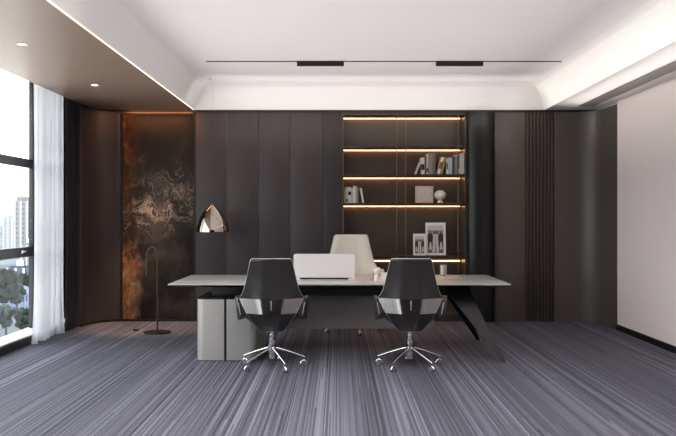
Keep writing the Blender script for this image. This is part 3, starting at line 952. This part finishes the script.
tower('office_block', at(27, 330), 330, 6, -10, (130, 134, 138), (92, 100, 110), 'pale mid-rise block rising behind the trees outside')
tower('office_block', at(16, 260), 260, 7.5, -16, (84, 92, 108), (52, 60, 76), 'blue grey low office block between the trees outside')
tower('tower_block', at(33, 420), 420, 8, 6, (136, 138, 142), (110, 113, 120), 'grey tower block hidden partly by the window mullion')
o = empty('low_building', (at(9, 190), 190, GZ), label='low blue grey roofed building among the trees outside', cat='building')
b = MB(); b.box(-4, 4, 0, 8, 0, 6); b.build('walls', facade_mat('low blue walls', (120, 130, 150), (70, 80, 100), 0.5, 0.35), o)
b = MB(); b.loft([[(-4.3, -.3, 6), (4.3, -.3, 6), (4.3, 8.3, 6), (-4.3, 8.3, 6)], [(-2, 2.5, 8), (2, 2.5, 8), (2, 5.5, 8), (-2, 5.5, 8)]], True, True, False); b.build('roof', plain('slate roof', (96, 106, 128), 0.8), o)
leafs = [leaf_mat('foliage a', (26, 31, 26), (52, 58, 48)), leaf_mat('foliage b', (38, 43, 38), (70, 76, 68))]
def tree(x, y, h, rad, lm, label, seed):
    rnd = random.Random(seed)
    o = empty('tree', (x, y, GZ), label=label, cat='tree', group='trees outside')
    b = MB(); b.cyl((0, 0, 0), (0, 0, h * 0.6), 0.3, 0.18, 8); b.build('trunk', plain('bark', (80, 70, 60), 0.9), o)
    b = MB()
    for k in range(16):
        t = bmesh.new()
        bmesh.ops.create_icosphere(t, subdivisions=2, radius=1)
        for v in t.verts: v.co *= 1 + rnd.uniform(-.22, .22)
        a = rnd.uniform(0, 2 * PI); q = rnd.uniform(0, rad * 0.7); zz = rnd.uniform(h * 0.45, h * 0.92)
        sc = rad * rnd.uniform(0.28, 0.5)
        b.merge(t, Matrix.Translation((q * math.cos(a), q * math.sin(a), zz)) @ Matrix.Scale(sc, 4))
    b.build('crown', lm, o)
tree(at(3, 172), 172, 14.5, 4.2, leafs[0], 'tallest dark tree at the left edge of the window view', 1)
tree(at(17, 182), 182, 11.5, 3.0, leafs[1], 'paler tree right of the tallest tree outside', 2)
tree(at(27, 205), 205, 11.0, 3.2, leafs[0], 'dark tree nearest the window mullion outside', 3)
tree(at(6, 160), 160, 7.0, 2.5, leafs[1], 'short tree at the foot of the tallest tree outside', 4)
tree(at(22, 158), 158, 6.0, 2.6, leafs[0], 'low round tree in the street outside', 5)

# ------------------------------------------------------------------ light
wd = bpy.data.worlds.new('sky'); SC.world = wd; wd.use_nodes = True
nt = wd.node_tree; nt.nodes.clear()
wo = nt.nodes.new('ShaderNodeOutputWorld'); bg = nt.nodes.new('ShaderNodeBackground')
tc = nt.nodes.new('ShaderNodeTexCoord'); sp = nt.nodes.new('ShaderNodeSeparateXYZ'); rp = nt.nodes.new('ShaderNodeValToRGB')
nt.links.new(tc.outputs['Generated'], sp.inputs[0]); nt.links.new(sp.outputs[2], rp.inputs[0])
e = rp.color_ramp.elements; e[0].position = 0.0; e[0].color = (1.0, 1.0, 1.0, 1); e[1].position = 0.6; e[1].color = (0.80, 0.90, 1.0, 1)
nt.links.new(rp.outputs[0], bg.inputs[0]); bg.inputs[1].default_value = 4.8
nt.links.new(bg.outputs[0], wo.inputs[0])

def area(name, loc, rot, sx, sy, power, rgb, spread=180):
    l = bpy.data.lights.new(name, 'AREA'); l.shape = 'RECTANGLE'; l.size = sx; l.size_y = sy
    l.energy = power; l.color = lin(rgb)[:3]; l.spread = R(spread)
    o = bpy.data.objects.new(name, l); COL.objects.link(o); o.location = loc; o.rotation_euler = rot
    return o
def spot(name, loc, power, rgb, size=70, blend=0.6, rot=(0, 0, 0), r=0.03):
    l = bpy.data.lights.new(name, 'SPOT'); l.energy = power; l.color = lin(rgb)[:3]; l.spot_size = R(size); l.spot_blend = blend; l.shadow_soft_size = r
    o = bpy.data.objects.new(name, l); COL.objects.link(o); o.location = loc; o.rotation_euler = rot
    return o
for y in (0.3, 2.2, 4.1, 6.04, 7.9):
    spot('downlight_beam', (-2.66, y, ZS - 0.012), 18, (255, 232, 206))
# wall washer above the stone slab
area('stone_washer', (-2.45, YB - 0.22, ZS - 0.01), (R(20), 0, 0), 0.9, 0.04, 4, (255, 170, 110))
spot('floor_pool', (-2.45, 9.25, ZS - 0.012), 330, (255, 214, 180), 44, 0.7, (R(3), 0, 0))
spot('stone_spot', (-2.86, YB - 0.12, 2.55), 17, (255, 186, 124), 50, 0.7, (R(-6), 0, 0))

# unseen fill lights, added to brighten the ceiling, coves and near floor
area('tray_fill', (0.35, 3.9, 2.40), (R(180), 0, 0), 3.8, 11.0, 74, (255, 248, 244))  # added light floating under the tray, facing up to lift the ceiling
area('right_cove_fill', (1.9, 3.5, 2.86), (0, R(-94), 0), 0.15, 12.2, 20, (255, 246, 238), 75)  # added light hanging free in the tray, brightens the right cove
area('front_floor_fill', (-0.3, 4.3, 3.16), (0, 0, 0), 4.4, 2.2, 112, (255, 250, 246), 125)  # added light above the view, brightens the near carpet
area('right_soffit_fill', (3.02, 4.2, 1.7), (R(180), 0, 0), 0.28, 10.0, 15, (255, 246, 242), 38)  # added upward light in mid-air, brightens the white soffit
area('back_cove_fill', (0.4, 9.1, 2.78), (R(118), 0, 0), 4.2, 0.10, 7, (255, 248, 242))  # added strip in mid-air, brightens the back cove
# ------------------------------------------------------------------ camera
cam = bpy.data.cameras.new('camera'); co = bpy.data.objects.new('camera', cam); COL.objects.link(co)
co.location = (0, 0, 1.4); co.rotation_euler = (R(90), 0, 0)
cam.sensor_width = 36; cam.sensor_fit = 'HORIZONTAL'; cam.lens = 36 * 720 / 676
cam.clip_end = 3000
SC.camera = co
SC.view_settings.view_transform = 'Standard'
SC.view_settings.look = 'None'
SC.view_settings.exposure = 0.0
SC.cycles.use_denoising = True
SC.cycles.max_bounces = 10
SC.cycles.diffuse_bounces = 6
SC.cycles.transparent_max_bounces = 12
SC.cycles.sample_clamp_indirect = 6.0
